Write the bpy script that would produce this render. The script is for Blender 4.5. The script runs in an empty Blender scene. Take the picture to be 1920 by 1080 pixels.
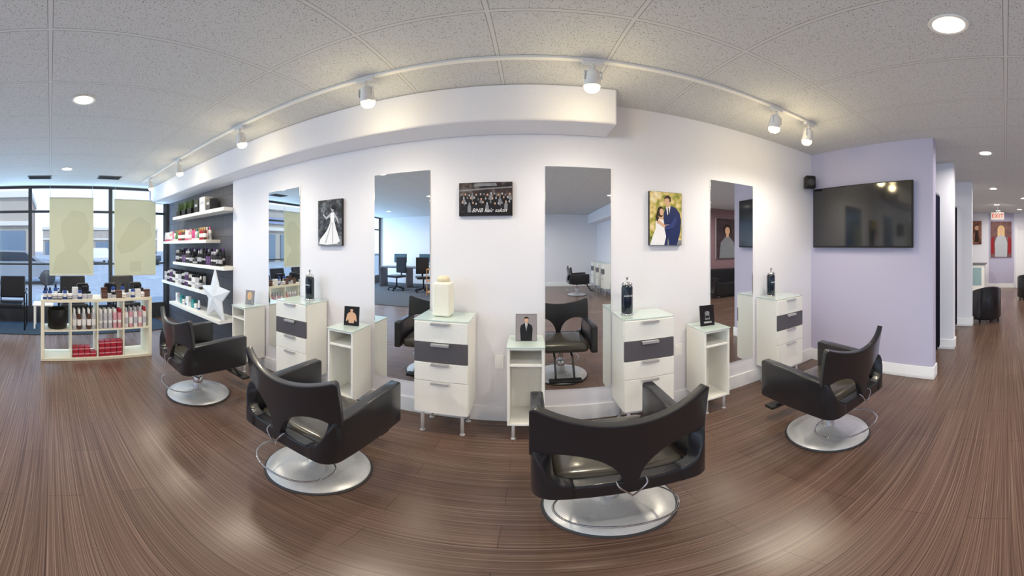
import bpy, bmesh, math, random
from mathutils import Vector, Matrix
random.seed(7)
S = bpy.context.scene
COL = S.collection
H = 1.5      # camera height
YW = 2.32    # mirror wall
ZC = 2.70    # ceiling
XWIN = -6.0
# ------------------------------------------------------------------ materials
def lin(c):
    return tuple(((v/255)/12.92 if v/255 <= .04045 else ((v/255+.055)/1.055)**2.4) for v in c)
_m = {}
def M(name, rgb, rough=.5, metal=0., bump=0., bscale=80., var=0., emit=None, estr=0., trans=0., coat=0., spec=.5, alpha=1.):
    if name in _m: return _m[name]
    m = bpy.data.materials.new(name); m.use_nodes = True
    nt = m.node_tree; b = nt.nodes['Principled BSDF']
    c = lin(rgb)
    b.inputs['Base Color'].default_value = (*c, 1)
    b.inputs['Roughness'].default_value = rough
    b.inputs['Metallic'].default_value = metal
    b.inputs['Specular IOR Level'].default_value = spec
    b.inputs['Transmission Weight'].default_value = trans
    b.inputs['Coat Weight'].default_value = coat
    b.inputs['Coat Roughness'].default_value = .12
    b.inputs['Alpha'].default_value = alpha
    tc = nt.nodes.new('ShaderNodeTexCoord')
    n = nt.nodes.new('ShaderNodeTexNoise'); n.inputs['Scale'].default_value = bscale
    nt.links.new(tc.outputs['Object'], n.inputs['Vector'])
    if var >= 0:
        v = max(var, .02)
        r = nt.nodes.new('ShaderNodeValToRGB')
        r.color_ramp.elements[0].position = .3; r.color_ramp.elements[1].position = .7
        r.color_ramp.elements[0].color = (*[x*(1-v) for x in c], 1)
        r.color_ramp.elements[1].color = (*[min(1, x*(1+v)) for x in c], 1)
        nt.links.new(n.outputs['Fac'], r.inputs['Fac'])
        nt.links.new(r.outputs['Color'], b.inputs['Base Color'])
    if bump:
        bp = nt.nodes.new('ShaderNodeBump'); bp.inputs['Strength'].default_value = bump
        bp.inputs['Distance'].default_value = .01
        nt.links.new(n.outputs['Fac'], bp.inputs['Height']); nt.links.new(bp.outputs['Normal'], b.inputs['Normal'])
    if emit:
        b.inputs['Emission Color'].default_value = (*lin(emit), 1); b.inputs['Emission Strength'].default_value = estr
    _m[name] = m
    return m

def floor_mat():
    m = bpy.data.materials.new('striated_wood_floor'); m.use_nodes = True
    nt = m.node_tree; N = nt.nodes; L = nt.links; b = N['Principled BSDF']
    tc = N.new('ShaderNodeTexCoord')
    br = N.new('ShaderNodeTexBrick'); br.offset = .37
    br.inputs['Scale'].default_value = 1; br.inputs['Brick Width'].default_value = 1.3; br.inputs['Row Height'].default_value = .165
    br.inputs['Mortar Size'].default_value = .0016; br.inputs['Mortar Smooth'].default_value = .2
    br.inputs['Color1'].default_value = (.93, .93, .93, 1); br.inputs['Color2'].default_value = (1.07, 1.07, 1.07, 1); br.inputs['Mortar'].default_value = (.45, .45, .45, 1)
    L.new(tc.outputs['Object'], br.inputs['Vector'])
    def streak(sx, sy, det):
        mp = N.new('ShaderNodeMapping'); mp.inputs['Scale'].default_value = (sx, sy, 1)
        L.new(tc.outputs['Object'], mp.inputs['Vector'])
        n = N.new('ShaderNodeTexNoise'); n.inputs['Scale'].default_value = 1; n.inputs['Detail'].default_value = det
        L.new(mp.outputs['Vector'], n.inputs['Vector']); return n
    n1 = streak(.6, 170, 2); n2 = streak(1.3, 400, 2)
    add = N.new('ShaderNodeMath'); add.operation = 'ADD'
    mul = N.new('ShaderNodeMath'); mul.operation = 'MULTIPLY'; mul.inputs[1].default_value = .5
    L.new(n1.outputs['Fac'], add.inputs[0]); L.new(n2.outputs['Fac'], add.inputs[1]); L.new(add.outputs[0], mul.inputs[0])
    r = N.new('ShaderNodeValToRGB'); e = r.color_ramp.elements
    e[0].position = .34; e[0].color = (*lin((74, 56, 48)), 1); e[1].position = .68; e[1].color = (*lin((140, 117, 103)), 1)
    x = e.new(.5); x.color = (*lin((101, 78, 67)), 1)
    L.new(mul.outputs[0], r.inputs['Fac'])
    mx = N.new('ShaderNodeMix'); mx.data_type = 'RGBA'; mx.blend_type = 'MULTIPLY'; mx.inputs[0].default_value = 1
    L.new(r.outputs['Color'], mx.inputs[6]); L.new(br.outputs['Color'], mx.inputs[7])
    L.new(mx.outputs[2], b.inputs['Base Color'])
    b.inputs['Roughness'].default_value = .27; b.inputs['Specular IOR Level'].default_value = .55
    bp = N.new('ShaderNodeBump'); bp.inputs['Strength'].default_value = .08; bp.inputs['Distance'].default_value = .002
    L.new(mul.outputs[0], bp.inputs['Height']); L.new(bp.outputs['Normal'], b.inputs['Normal'])
    return m

def ceiling_mat():
    m = bpy.data.materials.new('acoustic_ceiling_tile'); m.use_nodes = True
    nt = m.node_tree; N = nt.nodes; L = nt.links; b = N['Principled BSDF']
    tc = N.new('ShaderNodeTexCoord'); mp = N.new('ShaderNodeMapping'); mp.inputs['Location'].default_value = (.165, 0, 0)
    L.new(tc.outputs['Object'], mp.inputs['Vector'])
    def brick(ms):
        br = N.new('ShaderNodeTexBrick'); br.offset = 0; br.squash = 1
        br.inputs['Scale'].default_value = 1; br.inputs['Brick Width'].default_value = .61; br.inputs['Row Height'].default_value = 1.215
        br.inputs['Mortar Size'].default_value = ms; br.inputs['Mortar Smooth'].default_value = 0
        L.new(mp.outputs['Vector'], br.inputs['Vector']); return br
    b1 = brick(.0095); b2 = brick(.0130)
    v = N.new('ShaderNodeTexVoronoi'); v.inputs['Scale'].default_value = 95
    L.new(tc.outputs['Object'], v.inputs['Vector'])
    nn = N.new('ShaderNodeTexNoise'); nn.inputs['Scale'].default_value = 55; L.new(tc.outputs['Object'], nn.inputs['Vector'])
    ad = N.new('ShaderNodeMath'); ad.operation = 'MULTIPLY_ADD'; ad.inputs[1].default_value = -.42
    L.new(nn.outputs['Fac'], ad.inputs[0]); L.new(v.outputs['Distance'], ad.inputs[2])
    r = N.new('ShaderNodeValToRGB'); e = r.color_ramp.elements
    e[0].position = -.0; e[0].color = (.27, .265, .25, 1); e[1].position = .06; e[1].color = (.61, .615, .62, 1)
    L.new(ad.outputs[0], r.inputs['Fac'])
    m1 = N.new('ShaderNodeMix'); m1.data_type = 'RGBA'; L.new(b2.outputs['Fac'], m1.inputs[0]); L.new(r.outputs['Color'], m1.inputs[6]); m1.inputs[7].default_value = (.27, .27, .27, 1)  # dark edge beside the grid bars: their thin shadow as colour
    m2 = N.new('ShaderNodeMix'); m2.data_type = 'RGBA'; L.new(b1.outputs['Fac'], m2.inputs[0]); L.new(m1.outputs[2], m2.inputs[6]); m2.inputs[7].default_value = (.64, .64, .64, 1)
    L.new(m2.outputs[2], b.inputs['Base Color']); b.inputs['Roughness'].default_value = .9
    return m

def brick_mat(name, c1, c2, mo, bw, rh, ms, rough=.6, off=.5, swap=None):
    m = bpy.data.materials.new(name); m.use_nodes = True
    nt = m.node_tree; N = nt.nodes; L = nt.links; b = N['Principled BSDF']
    tc = N.new('ShaderNodeTexCoord'); mp = N.new('ShaderNodeMapping')
    if swap: mp.inputs['Rotation'].default_value = swap
    L.new(tc.outputs['Object'], mp.inputs['Vector'])
    br = N.new('ShaderNodeTexBrick'); br.offset = off
    br.inputs['Scale'].default_value = 1; br.inputs['Brick Width'].default_value = bw; br.inputs['Row Height'].default_value = rh; br.inputs['Mortar Size'].default_value = ms
    br.inputs['Color1'].default_value = (*lin(c1), 1); br.inputs['Color2'].default_value = (*lin(c2), 1); br.inputs['Mortar'].default_value = (*lin(mo), 1)
    L.new(mp.outputs['Vector'], br.inputs['Vector']); L.new(br.outputs['Color'], b.inputs['Base Color'])
    n = N.new('ShaderNodeTexNoise'); n.inputs['Scale'].default_value = 9; n.inputs['Detail'].default_value = 6
    bp = N.new('ShaderNodeBump'); bp.inputs['Strength'].default_value = .4; bp.inputs['Distance'].default_value = .02
    L.new(tc.outputs['Object'], n.inputs['Vector']); L.new(n.outputs['Fac'], bp.inputs['Height']); L.new(bp.outputs['Normal'], b.inputs['Normal'])
    b.inputs['Roughness'].default_value = rough
    return m

def foliage_mat(name, cols, scale):
    m = bpy.data.materials.new(name); m.use_nodes = True
    nt = m.node_tree; N = nt.nodes; L = nt.links; b = N['Principled BSDF']
    tc = N.new('ShaderNodeTexCoord'); n = N.new('ShaderNodeTexNoise'); n.inputs['Scale'].default_value = scale; n.inputs['Detail'].default_value = 5
    L.new(tc.outputs['Object'], n.inputs['Vector'])
    r = N.new('ShaderNodeValToRGB'); e = r.color_ramp.elements
    e[0].position = .33; e[0].color = (*lin(cols[0]), 1); e[1].position = .68; e[1].color = (*lin(cols[-1]), 1)
    for i, c in enumerate(cols[1:-1]):
        x = e.new(.33+.35*(i+1)/(len(cols)-1)); x.color = (*lin(c), 1)
    L.new(n.outputs['Fac'], r.inputs['Fac']); L.new(r.outputs['Color'], b.inputs['Base Color']); b.inputs['Roughness'].default_value = .5
    return m

def glass_mat():
    m = bpy.data.materials.new('window_glass'); m.use_nodes = True
    nt = m.node_tree; N = nt.nodes; L = nt.links; N.remove(N['Principled BSDF'])
    o = N['Material Output']; t = N.new('ShaderNodeBsdfTransparent'); g = N.new('ShaderNodeBsdfGlossy'); g.inputs['Roughness'].default_value = .02
    t.inputs['Color'].default_value = (.95, .98, 1, 1)
    mx = N.new('ShaderNodeMixShader'); mx.inputs[0].default_value = .04
    L.new(t.outputs[0], mx.inputs[1]); L.new(g.outputs[0], mx.inputs[2]); L.new(mx.outputs[0], o.inputs['Surface'])
    return m
def shade_mat(name, rgb, tl):
    m = bpy.data.materials.new(name); m.use_nodes = True
    nt = m.node_tree; N = nt.nodes; L = nt.links; N.remove(N['Principled BSDF'])
    o = N['Material Output']; d = N.new('ShaderNodeBsdfDiffuse'); t = N.new('ShaderNodeBsdfTranslucent'); p = N.new('ShaderNodeBsdfTransparent')
    for q in (d, t): q.inputs['Color'].default_value = (*lin(rgb), 1)
    a = N.new('ShaderNodeMixShader'); a.inputs[0].default_value = .5; c = N.new('ShaderNodeMixShader'); c.inputs[0].default_value = tl
    L.new(d.outputs[0], a.inputs[1]); L.new(t.outputs[0], a.inputs[2]); L.new(a.outputs[0], c.inputs[1]); L.new(p.outputs[0], c.inputs[2]); L.new(c.outputs[0], o.inputs['Surface'])
    return m

WALL = M('white_wall_paint', (232, 231, 237), .75, bump=.05, bscale=150)
WHITE = M('white_lacquer', (242, 240, 232), .35)
TRIM = M('white_trim_paint', (244, 243, 242), .4)
PURPLE = M('lavender_paint', (188, 184, 206), .75, bump=.05, bscale=150)
MAUVE = M('mauve_paint', (140, 112, 118), .75)
BLACK = M('black_vinyl', (23, 24, 29), .34, bump=.05, bscale=220, spec=.6, coat=.45)
SEATV = M('vinyl_seat_painted_sheen', (70, 66, 58), .2, bump=.04, bscale=220, spec=.8, coat=.4)  # black vinyl in a lighter tan, imitating reflections on the seat
BLKP = M('black_plastic', (18, 18, 20), .4)
RUB = M('black_rubber', (62, 62, 64), .5)
ALU = M('brushed_aluminium', (230, 230, 230), .36, metal=.6, bump=.02, bscale=60, var=.04)
CHR = M('chrome', (225, 225, 228), .1, metal=1)
HND = M('satin_nickel_handle', (205, 205, 208), .3, metal=.5)
DGREY = M('dark_grey_laminate', (90, 87, 92), .45)
GTOP = M('glass_top_sheet', (205, 222, 216), .06, coat=.8)
MIRR = M('mirror_silver', (240, 243, 243), .005, metal=1, var=-1)
SCREEN = M('tv_screen', (10, 12, 16), .08, spec=.8, coat=.6)
NAVY = M('navy_curtain', (22, 24, 40), .9, bump=.2, bscale=40)
FRAME = M('dark_window_frame', (66, 68, 72), .4)
CREAM = M('cream_laminate', (236, 230, 208), .4)
BULB = M('glowing_bulb', (255, 245, 225), .5, emit=(255, 234, 182), estr=12)
DISC = M('downlight_glow', (255, 250, 240), .5, emit=(255, 246, 228), estr=7)
LAMPW = M('white_lamp_enamel', (235, 233, 228), .35)
FLOOR = floor_mat(); CEIL = ceiling_mat()
SLATE = brick_mat('slate_tile', (88, 89, 96), (102, 102, 108), (62, 62, 66), .6, .3, .004, .45, swap=(math.pi/2, 0, 0))
GLASS = glass_mat()

# ------------------------------------------------------------------ mesh builder
class MB:
    def __init__(s): s.bm = bmesh.new()
    def _fin(s, geomf, mi, smooth):
        for f in geomf: f.material_index = mi; f.smooth = smooth
    def box(s, c, d, bev=0., mi=0, seg=2, rot=None):
        r = bmesh.ops.create_cube(s.bm, size=1)
        vs = r['verts']
        bmesh.ops.scale(s.bm, verts=vs, vec=Vector(d))
        faces = set(f for v in vs for f in v.link_faces)
        if bev:
            es = list(set(e for v in vs for e in v.link_edges))
            rr = bmesh.ops.bevel(s.bm, geom=es, offset=bev, segments=seg, profile=.5, affect='EDGES')
            faces = set(f for f in faces if f.is_valid) | set(rr['faces'])
            vs = list(set(v for f in faces for v in f.verts))
        if rot: bmesh.ops.rotate(s.bm, verts=vs, cent=(0, 0, 0), matrix=rot)
        bmesh.ops.translate(s.bm, verts=vs, vec=Vector(c))
        s._fin(faces, mi, bool(bev)); return s
    def lathe(s, prof, c=(0, 0, 0), seg=24, mi=0, rot=None, smooth=True, cap=True):
        rings = []; allv = []
        for r, z in prof:
            if r < 1e-5:
                v = [s.bm.verts.new((0, 0, z))]
            else:
                v = [s.bm.verts.new((r*math.cos(2*math.pi*i/seg), r*math.sin(2*math.pi*i/seg), z)) for i in range(seg)]
            rings.append(v); allv += v
        if not cap: rings.append(rings[0])
        fs = []
        for a, b in zip(rings, rings[1:]):
            for i in range(seg):
                j = (i+1) % seg
                if len(a) == 1 and len(b) == 1: continue
                if len(a) == 1: q = (a[0], b[j], b[i])
                elif len(b) == 1: q = (a[i], a[j], b[0])
                else: q = (a[i], a[j], b[j], b[i])
                fs.append(s.bm.faces.new(q))
        if cap and len(rings[0]) > 1: fs.append(s.bm.faces.new(list(reversed(rings[0]))))
        if cap and len(rings[-1]) > 1: fs.append(s.bm.faces.new(rings[-1]))
        if rot: bmesh.ops.rotate(s.bm, verts=allv, cent=(0, 0, 0), matrix=rot)
        bmesh.ops.translate(s.bm, verts=allv, vec=Vector(c))
        s._fin(fs, mi, smooth)
        return s
    def cyl(s, r, z0, z1, c=(0, 0, 0), seg=20, mi=0, rot=None):
        b = min(r*.15, (z1-z0)*.15)
        return s.lathe([(r-b, z0), (r, z0+b), (r, z1-b), (r-b, z1)], c, seg, mi, rot)
    def prism(s, pts, d0, d1, mi=0, fn=None):
        fn = fn or (lambda a, b, d: (a, d, b))
        A = [s.bm.verts.new(fn(a, b, d0)) for a, b in pts]; B = [s.bm.verts.new(fn(a, b, d1)) for a, b in pts]
        fs = []
        n = len(pts)
        fs.append(s.bm.faces.new(A)); fs.append(s.bm.faces.new(list(reversed(B))))
        for i in range(n):
            j = (i+1) % n
            fs.append(s.bm.faces.new((A[j], A[i], B[i], B[j])))
        s._fin(fs, mi, False); return s
    def tube(s, path, r, mi=0, seg=8, closed=False):
        P = [Vector(p) for p in path]; n = len(P); rings = []
        up = Vector((0, 0, 1))
        for i in range(n):
            if closed: t = P[(i+1) % n]-P[i-1]
            else: t = P[min(i+1, n-1)]-P[max(i-1, 0)]
            t.normalize()
            u = t.cross(up)
            if u.length < .05: u = t.cross(Vector((1, 0, 0)))
            u.normalize(); w = u.cross(t)
            rings.append([s.bm.verts.new(P[i]+r*(math.cos(2*math.pi*k/seg)*u+math.sin(2*math.pi*k/seg)*w)) for k in range(seg)])
        fs = []
        rng = range(n) if closed else range(n-1)
        for i in rng:
            a, b = rings[i], rings[(i+1) % n]
            for k in range(seg):
                l = (k+1) % seg
                fs.append(s.bm.faces.new((a[k], a[l], b[l], b[k])))
        if not closed:
            fs.append(s.bm.faces.new(list(reversed(rings[0])))); fs.append(s.bm.faces.new(rings[-1]))
        s._fin(fs, mi, True); return s
    def loft(s, rings, mi=0, smooth=True):
        R = [[s.bm.verts.new(p) for p in r] for r in rings]; fs = []
        for a, b in zip(R, R[1:]):
            n = len(a)
            for k in range(n):
                l = (k+1) % n
                fs.append(s.bm.faces.new((a[k], a[l], b[l], b[k])))
        fs.append(s.bm.faces.new(list(reversed(R[0])))); fs.append(s.bm.faces.new(R[-1]))
        s._fin(fs, mi, smooth); return s
    def mesh(s, name, mats):
        bmesh.ops.recalc_face_normals(s.bm, faces=s.bm.faces[:])
        me = bpy.data.meshes.new(name); s.bm.to_mesh(me); s.bm.free()
        for m in (mats if isinstance(mats, (list, tuple)) else [mats]): me.materials.append(m)
        return me
    def obj(s, name, mats, parent=None, loc=(0, 0, 0), rz=0, label=None, category=None, group=None, kind=None, auto=True):
        me = s.mesh(name, mats)
        return place(me, name, parent, loc, rz, label, category, group, kind)
def place(me, name, parent=None, loc=(0, 0, 0), rz=0, label=None, category=None, group=None, kind=None):
    o = bpy.data.objects.new(name, me); COL.objects.link(o)
    o.location = loc; o.rotation_euler = (0, 0, rz)
    if parent: o.parent = parent
    if label: o['label'] = label
    if category: o['category'] = category
    if group: o['group'] = group
    if kind: o['kind'] = kind
    return o
def thing(name, label, category, loc=(0, 0, 0), rz=0, group=None):
    e = bpy.data.objects.new(name, None); COL.objects.link(e); e.empty_display_size = .1
    e.location = loc; e.rotation_euler = (0, 0, rz); e['label'] = label; e['category'] = category
    if group: e['group'] = group
    return e
def dup(root, loc, rz=0, label=None):
    def rec(o, par):
        c = o.copy(); COL.objects.link(c)
        if par: c.parent = par; c.matrix_parent_inverse = o.matrix_parent_inverse.copy()
        for k in list(o.children): rec(k, c)
        return c
    r = rec(root, None); r.location = loc; r.rotation_euler = (0, 0, rz)
    if label: r['label'] = label
    return r
def struct(name, c, d, mat, bev=0):
    return MB().box((0, 0, 0), d, bev).obj(name, mat, loc=c, kind='structure')
def text_part(body, size, mat, parent, loc, rot, ext=.0006, name='lettering', shear=0.):
    cu = bpy.data.curves.new('t', 'FONT'); cu.body = body; cu.size = size; cu.extrude = ext; cu.align_x = 'CENTER'; cu.align_y = 'CENTER'; cu.shear = shear
    t = bpy.data.objects.new('t', cu); COL.objects.link(t)
    dg = bpy.context.evaluated_depsgraph_get(); me = bpy.data.meshes.new_from_object(t.evaluated_get(dg))
    bpy.data.objects.remove(t); me.materials.clear(); me.materials.append(mat)
    o = bpy.data.objects.new(name, me); COL.objects.link(o); o.location = loc; o.rotation_euler = rot
    if parent: o.parent = parent
    return o

# ------------------------------------------------------------------ room shell
XR = 11.0; YB = -6.7
struct('floor', ((XWIN+XR)/2, -1.5, -.05), (XR-XWIN+.3, 10.8, .1), FLOOR)
MB().box((2.6, -1.7, 0), (XR-XWIN+.5, 10.6, .1)).obj('ceiling', CEIL, loc=(0, 0, 2.75), kind='structure')
def slab(name, x0, x1, y0, y1, z0, z1, mat, bev=0):
    return struct(name, ((x0+x1)/2, (y0+y1)/2, (z0+z1)/2), (x1-x0, y1-y0, z1-z0), mat, bev)
slab('wall_back', -3.385, 3.12, YW, YW+.25, 0, ZC, WALL)
slab('wall_slate', XWIN, -3.385, 2.42, 2.57, 0, ZC, SLATE)
slab('wall_right', 3.12, 3.25, .76, YW+.25, 0, ZC, PURPLE)
slab('wall_partition', 2.6, 2.75, YB, -3.2, 0, ZC, WALL)
slab('wall_mauve', 2.75, 8, -3.35, -3.2, 0, ZC, MAUVE)
slab('wall_rear', XWIN, 2.6, YB-.15, YB, 0, ZC, WALL)
slab('wall_rear_end', 8, XR, -3.35, -3.2, 0, ZC, WALL)
slab('wall_booth', 3.25, XR, 3.3, 3.45, 0, ZC, WALL)
slab('wall_booth_side', 3.0, 3.25, 2.57, 3.45, 0, ZC, WALL)
slab('wall_divider_front', 4.2, 4.36, .73, 3.3, 0, ZC, WALL)
slab('wall_divider_rear', 5.55, 5.71, .62, 3.3, 0, ZC, WALL)
slab('wall_far', XR, XR+.15, -3.35, 3.45, 0, ZC, WALL)
slab('wall_far_lilac', XR-.03, XR, -.30, .60, 0, ZC, PURPLE)
slab('wall_window_pier', XWIN-.05, XWIN+.1, 2.36, 2.42, 0, ZC, FRAME)
slab('trim_soffit', XWIN, .61, 2.02, YW, 2.395, ZC, WALL, .014)
slab('trim_soffit_niche', XWIN, -3.385, YW, 2.42, 2.395, ZC, WALL)
slab('trim_soffit_rear', 2.25, 2.6, YB, -3.2, 2.35, ZC, WALL)
slab('floor_carpet', XWIN, -2.2, YB, -2.2, 0, .012, M('grey_carpet', (84, 86, 92), .95, bump=.3, bscale=300, var=.15))
slab('floor_mat', XWIN+.1, -5.0, -2.19, 2.1, 0, .012, M('dark_entry_mat', (52, 66, 80), .9, bump=.3, bscale=300, var=.15))
def bb(name, x0, x1, y0, y1): slab(name, x0, x1, y0, y1, 0, .155, TRIM, .004)
bb('baseboard_back', -3.385, 3.105, YW-.015, YW)
bb('baseboard_right', 3.105, 3.12, .745, YW)
bb('baseboard_right_end', 3.12, 3.265, .745, .76)
bb('baseboard_divider_front', 4.185, 4.375, .715, .73); bb('baseboard_divider_front_side', 4.185, 4.2, .73, 1.2)
bb('baseboard_divider_rear', 5.535, 5.725, .605, .62); bb('baseboard_divider_rear_side', 5.535, 5.55, .62, 1.2)
bb('baseboard_far', XR-.045, XR-.03, -.3, .6); bb('baseboard_far_side', XR-.015, XR, .6, 3.3)
bb('baseboard_mauve', 2.75, 8, -3.2, -3.185); bb('baseboard_rear', -2, 2.6, YB, YB+.015)

ys = [-6.7, -5.18, -3.59, -1.99, -.40, 1.20, 2.38]
for i, (a, b) in enumerate(zip(ys, ys[1:])):
    mb = MB(); w = .035
    for y in (a+w/2, b-w/2): mb.box((0, y-a, 1.35), (.07, w, 2.7), .004)
    for z, hh in ((2.68, .04), (2.19, .045), (1.15, .035), (.29, .05)): mb.box((0, (b-a)/2, z), (.068, b-a-w, hh), .004)
    mb.box((0, (b-a)/2, .13), (.06, b-a-w, .27), .004)
    mb.box((0, (b-a)/2, 1.45), (.008, b-a-w, 2.35), mi=1)
    mb.obj('window_%d' % (i+1), [FRAME, GLASS], loc=(XWIN-.0, a, 0), kind='structure')

# ------------------------------------------------------------------ styling chair
def smooth_path(pts, n=4):
    P = [Vector(p) for p in pts]; out = []
    for i in range(len(P)-1):
        p0 = P[max(0, i-1)]; p1 = P[i]; p2 = P[i+1]; p3 = P[min(len(P)-1, i+2)]
        for k in range(n):
            t = k/n
            out.append(.5*((2*p1)+(-p0+p2)*t+(2*p0-5*p1+4*p2-p3)*t*t+(-p0+3*p1-3*p2+p3)*t**3))
    out.append(P[-1]); return out
def build_chair(loc, rz, label):
    R = thing('styling_chair', label, 'chair', loc, rz, 'black salon styling chairs')
    MB().lathe([(0, .004), (.285, .004), (.293, .012), (.288, .020), (.2, .032), (.1, .045), (.06, .06), (.045, .075), (0, .075)], seg=64).obj('pedestal_base', ALU, R)
    MB().lathe([(.286, 0), (.300, 0), (.303, .006), (.299, .013), (.291, .015), (.286, .01)], seg=64, cap=False).obj('rubber_rim', RUB, R)
    MB().cyl(.045, .07, .20, seg=28).cyl(.028, .19, .36, seg=24).obj('hydraulic_column', CHR, R)
    MB().box((0, 0, .345), (.24, .30, .03), .008).box((0, 0, .362), (.44, .42, .02), .004).obj('seat_plate', BLKP, R)
    mb = MB(); rings = []
    for k, (z, ins) in enumerate([(.372, .03), (.38, .008), (.41, 0), (.445, 0), (.465, .012), (.474, .035), (.477, .09)]):
        x0 = .264-ins; y0 = -.222+ins; y1 = .285-ins; rc = .04; pts = []
        for cx, cy, a0 in ((x0-rc, y1-rc, 0), (-x0+rc, y1-rc, 90), (-x0+rc, y0+rc, 180), (x0-rc, y0+rc, 270)):
            for a in range(0, 91, 18):
                t = math.radians(a0+a); pts.append((cx+rc*math.cos(t), cy+rc*math.sin(t), z))
        rings.append(pts)
    mb.loft(rings).obj('seat', SEATV, R)
    def section(p, t, zb, zt, th):
        n = Vector((t[1], -t[0], 0)); rr = min(.013, th*.42, (zt-zb)*.42); out = []
        for cx, cz, a0 in ((th/2-rr, zt-rr, 0), (-th/2+rr, zt-rr, 90), (-th/2+rr, zb+rr, 180), (th/2-rr, zb+rr, 270)):
            for a in range(0, 91, 18):
                q = math.radians(a0+a); u = cx+rr*math.cos(q); z = cz+rr*math.sin(q)
                out.append((p[0]+n[0]*u, p[1]+n[1]*u, z))
        return out
    for sg in (1, -1):
        path = [((.312, .322), .388, .652, .045), ((.312, .319), .380, .662, .060), ((.312, .308), .374, .669, .068), ((.312, .2), .372, .67, .069), ((.312, .05), .372, .664, .069), ((.312, -.08), .372, .656, .069), ((.312, -.20), .372, .650, .069)]
        for a, zt in ((15, .646), (30, .636), (45, .608), (60, .566), (75, .522), (90, .492)):
            t = math.radians(a); path.append(((.264+.048*math.cos(t), -.208-.048*math.sin(t)), .372, zt, .069))
        path += [((.24, -.2565), .372, .474, .069), ((.20, -.2565), .372, .462, .069)]
        rings = []
        for i, (p, zb, zt, th) in enumerate(path):
            a = path[max(0, i-1)][0]; b = path[min(len(path)-1, i+1)][0]
            t = Vector((b[0]-a[0], b[1]-a[1])).normalized()
            rings.append([(sg*x, y, z) for x, y, z in section(p, t, zb, zt, th)])
        MB().loft(rings).obj('armrest', BLACK, R)
    MB().box((0, -.2565, .416), (.42, .068, .088), .013, seg=4).obj('rear_rail', BLACK, R)
    def sm(a, b, x):
        t = min(1, max(0, (x-a)/(b-a))); return t*t*(3-2*t)
    nx, nz = 56, 12; bm = bmesh.new(); G = []
    for i in range(nx+1):
        u = -1+2*i/nx; x = .348*u; ax = abs(x)
        zt = .806+.084*(ax/.348)**2 - .02*sm(.33, .348, ax)**2
        q = min(1, max(0, (ax-.030)/.20))
        zb = .45+.195*math.sqrt(1-(1-q)**2)-.03*sm(.24, .348, ax)
        row = []
        for j in range(nz+1):
            z = zb+(zt-zb)*j/nz
            y = -.276+.075*(x/.348)**2-(z-.45)*.09 + .015*math.sin((z-.45)/.45*math.pi)
            row.append(bm.verts.new((x, y, z)))
        G.append(row)
    for i in range(nx):
        for j in range(nz):
            f = bm.faces.new((G[i][j], G[i+1][j], G[i+1][j+1], G[i][j+1])); f.smooth = True
    me = bpy.data.meshes.new('backrest'); bm.to_mesh(me); bm.free(); me.materials.append(BLACK)
    o = place(me, 'backrest', R)
    s = o.modifiers.new('s', 'SOLIDIFY'); s.thickness = .040; s.offset = 0; s.use_even_offset = True
    b = o.modifiers.new('b', 'BEVEL'); b.width = .011; b.segments = 3; b.limit_method = 'ANGLE'; b.angle_limit = 1.0
    pts = [(-.04, 0, .15), (-.15, -.02, .15), (-.24, -.08, .15), (-.26, -.18, .16), (-.2, -.28, .165), (-.08, -.335, .17), (.06, -.34, .17), (.17, -.30, .165), (.23, -.2, .16), (.2, -.08, .15), (.1, -.02, .15), (.04, 0, .15)]
    MB().tube(smooth_path(pts), .0055).obj('pump_lever', CHR, R)
    for s in (-1, 1): MB().tube(smooth_path([(s*.055, -.29, .47), (s*.05, -.315, .45), (s*.015, -.315, .40), (0, -.30, .36)]), .004).obj('release_wire', CHR, R)
    mb = MB(); mb.tube([(-.09, .12, .35), (-.09, .30, .33), (-.09, .40, .16), (-.09, .43, .135)], .011).tube([(.09, .12, .35), (.09, .30, .33), (.09, .40, .16), (.09, .43, .135)], .011)
    mb.box((0, .45, .13), (.32, .09, .025), .008)
    mb.obj('footrest', BLKP, R)
    return R
ch = build_chair((.357, 1.300, 0), 0, 'black vinyl salon styling chair on round aluminium base facing mirror')
dup(ch, (-1.08, 1.31, 0), math.radians(-5), 'black vinyl salon styling chair turned slightly beside white station')
dup(ch, (1.80, 1.19, 0), math.radians(-3), 'black vinyl salon styling chair near the lavender wall')
dup(ch, (-2.54, 1.34, 0), math.radians(-2), 'black vinyl salon styling chair near the product shelves')
dup(ch, (1.5, -4.6, 0), math.radians(-90), 'black vinyl salon styling chair at the opposite station row')

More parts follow.
